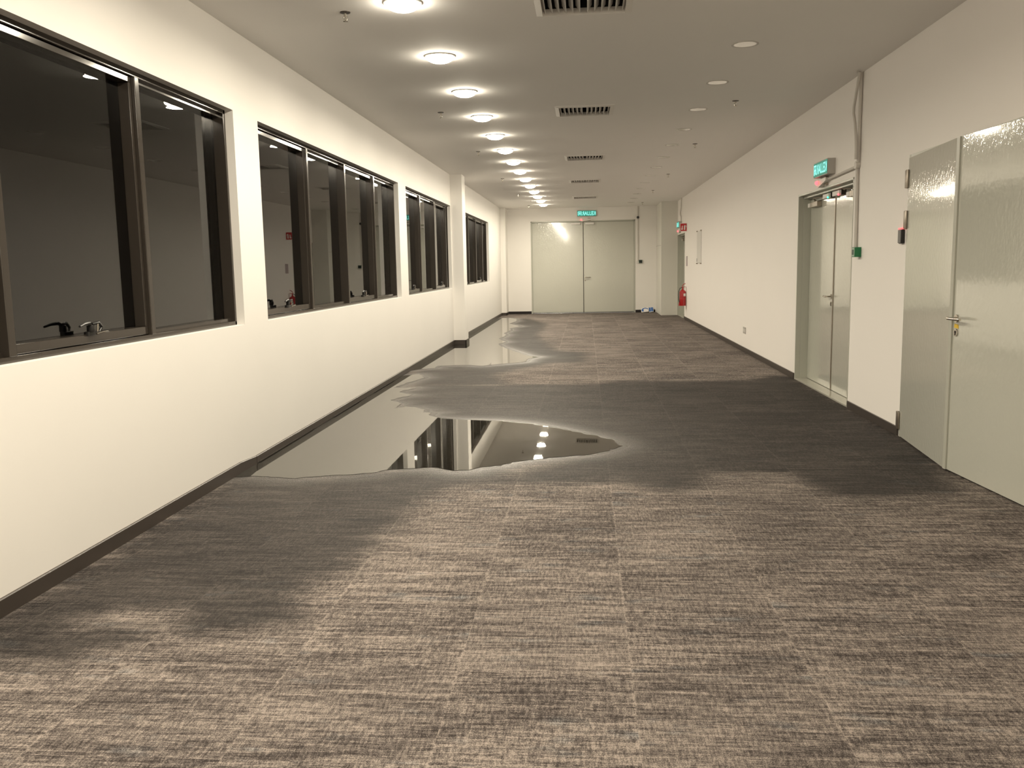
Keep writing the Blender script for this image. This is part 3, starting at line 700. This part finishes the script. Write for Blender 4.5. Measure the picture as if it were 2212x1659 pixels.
# ------------------------------------------------------------------ ceiling: lamps, diffusers, sprinklers
ORD = ['nearest', 'second', 'third', 'fourth', 'fifth', 'sixth', 'seventh', 'eighth', 'ninth', 'tenth', 'eleventh', 'twelfth', 'thirteenth', 'fourteenth']
def make_lamp():
    r = empty('ceiling_lamp', (0, 0, 0), 'x', 'ceiling lamp', 'lit round lamps in the left row')
    MB().lathe([(.095, 0), (.128, 0), (.128, -.006), (.122, -.010), (.113, -.010)], (0, 0, 0), 'z', 32).build('trim_ring', TRIM, r, smooth=True)
    pr = [(.113, -.006)] + [(.113 * math.cos(t), -.008 - .050 * math.sin(t)) for t in [math.pi / 2 * k / 6 for k in range(1, 6)]] + [(.0001, -.058)]
    MB().lathe(pr, (0, 0, 0), 'z', 24).build('diffuser', LAMP, r, smooth=True)
    li = bpy.data.lights.new('lamp_light', 'AREA'); li.shape = 'DISK'; li.size = .19; li.energy = LAMP_W; li.color = LAMP_COL
    li.spread = math.radians(172)
    lo = bpy.data.objects.new('lamp_light', li); COL.objects.link(lo); lo.parent = r; lo.location = (0, 0, -.060)
    return r
lamp0 = make_lamp()
ys = [6.0 + 1.5 * k for k in range(14)]
for i, y in enumerate(ys + [4.5, 3.0, 1.5, 0.0, -1.5, -3.0]):
    o = lamp0 if i == 0 else copy_tree(lamp0)
    o.location = (-1.178, y, H)
    o['label'] = ('%s glowing round lamp in the left ceiling row' % (ORD[i] if i else 'nearest, cropped')) if i < 14 else 'glowing round ceiling lamp of the left row, above and behind the viewer'
def make_off():
    r = empty('recessed_lamp', (0, 0, 0), 'x', 'ceiling lamp', 'unlit round lamps in the right row')
    MB().lathe([(.088, 0), (.108, 0), (.108, -.003), (.098, -.005), (.088, -.003)], (0, 0, 0), 'z', 32).build('trim_ring', simple('lamp_off_trim', (.60, .58, .55), .5), r, smooth=True)
    MB().lathe([(.0001, -.003), (.091, -.003), (.091, 0)], (0, 0, 0), 'z', 28).build('diffuser', UNLIT, r, smooth=True)
    return r
off0 = make_off()
for i in range(13):
    o = off0 if i == 0 else copy_tree(off0)
    o.location = (1.28, 7.5 + 1.5 * i, H)
    o['label'] = '%s unlit round lamp in the right ceiling row' % ORD[i]

def make_vent():
    r = empty('air_diffuser', (0, 0, 0), 'x', 'air diffuser', 'square air diffusers along the ceiling')
    m = MB(); a, b = .325, .282
    for s in (-1, 1):
        m.add([(s * a, -a, 0), (s * a, a, 0), (s * a, a, -.004), (s * a, -a, -.004), (s * b, b, -.016), (s * b, -b, -.016), (s * b, b, .03), (s * b, -b, .03)], [(0, 1, 2, 3), (3, 2, 4, 5), (5, 4, 6, 7)])
        m.add([(-a, s * a, 0), (a, s * a, 0), (a, s * a, -.004), (-a, s * a, -.004), (b, s * b, -.016), (-b, s * b, -.016), (b, s * b, .03), (-b, s * b, .03)], [(0, 1, 2, 3), (3, 2, 4, 5), (5, 4, 6, 7)])
    m.build('frame', TRIM, r)
    m = MB(); b = .284
    m.add([(-b, -b, .02), (b, -b, .02), (b, b, .02), (-b, b, .02), (-b, -b, .20), (b, -b, .20), (b, b, .20), (-b, b, .20)], [(0, 1, 5, 4), (1, 2, 6, 5), (2, 3, 7, 6), (3, 0, 4, 7), (4, 5, 6, 7)])
    m.build('duct', VOID, r)
    n = 12
    for k in range(n):
        xx = -.26 + .52 * k / (n - 1); t = -.030 if xx < 0 else .030
        m = MB(); m.add([(xx - .0012, -.28, -.004), (xx + .0012, -.28, -.004), (xx + t + .0012, -.28, .045), (xx + t - .0012, -.28, .045),
                         (xx - .0012, .28, -.004), (xx + .0012, .28, -.004), (xx + t + .0012, .28, .045), (xx + t - .0012, .28, .045)],
                        [(0, 1, 2, 3), (4, 7, 6, 5), (0, 4, 5, 1), (1, 5, 6, 2), (2, 6, 7, 3), (3, 7, 4, 0)])
        m.build('blade', TRIM, r)
    return r
v0 = make_vent()
VL = ['nearest square air diffuser, cropped by the top of the photo', 'second square air diffuser along the middle of the ceiling', 'third square air diffuser along the middle of the ceiling',
      'fourth square air diffuser along the middle of the ceiling', 'farthest square air diffuser, before the end wall']
for i, y in enumerate(VY):
    o = v0 if i == 0 else copy_tree(v0)
    o.location = (0, y, H); o['label'] = VL[i]
def make_sprinkler():
    r = empty('sprinkler', (0, 0, 0), 'x', 'sprinkler', 'sprinkler heads in two ceiling rows')
    MB().lathe([(.0001, 0), (.036, 0), (.034, -.005), (.012, -.007), (.0001, -.007)], (0, 0, 0), 'z', 20).build('escutcheon', DSTEEL, r, smooth=True)
    m = MB(); m.tube([(0, 0, -.005), (0, 0, -.026)], .010, 10); m.tube([(.009, 0, -.024), (.014, 0, -.040), (.004, 0, -.058)], .0028, 6); m.tube([(-.009, 0, -.024), (-.014, 0, -.040), (-.004, 0, -.058)], .0028, 6)
    m.build('yoke', CHROME, r, smooth=True)
    MB().tube([(0, 0, -.026), (0, 0, -.054)], .0035, 8).build('glass_bulb', CHROME, r, smooth=True)
    m = MB(); m.lathe([(.0001, -.058), (.015, -.058), (.016, -.061), (.0001, -.062)], (0, 0, 0), 'z', 14); m.build('deflector', CHROME, r, smooth=True)
    return r
s0 = make_sprinkler()
SP = [(-1.605, 6.16), (-1.60, 10.14), (-1.595, 13.6), (-1.62, 17.8), (-1.60, 21.7), (-1.61, 25.8), (1.62, 10.03), (1.60, 13.45), (1.61, 17.8), (1.60, 21.6), (1.61, 25.7)]
for i, (x, y) in enumerate(SP):
    o = s0 if i == 0 else copy_tree(s0)
    o.location = (x, y, H)
    o['label'] = ('%s sprinkler head, left of the glowing lamps' % ORD[i]) if i < 6 else ('%s sprinkler head, right of the unlit lamps' % ORD[i - 6])
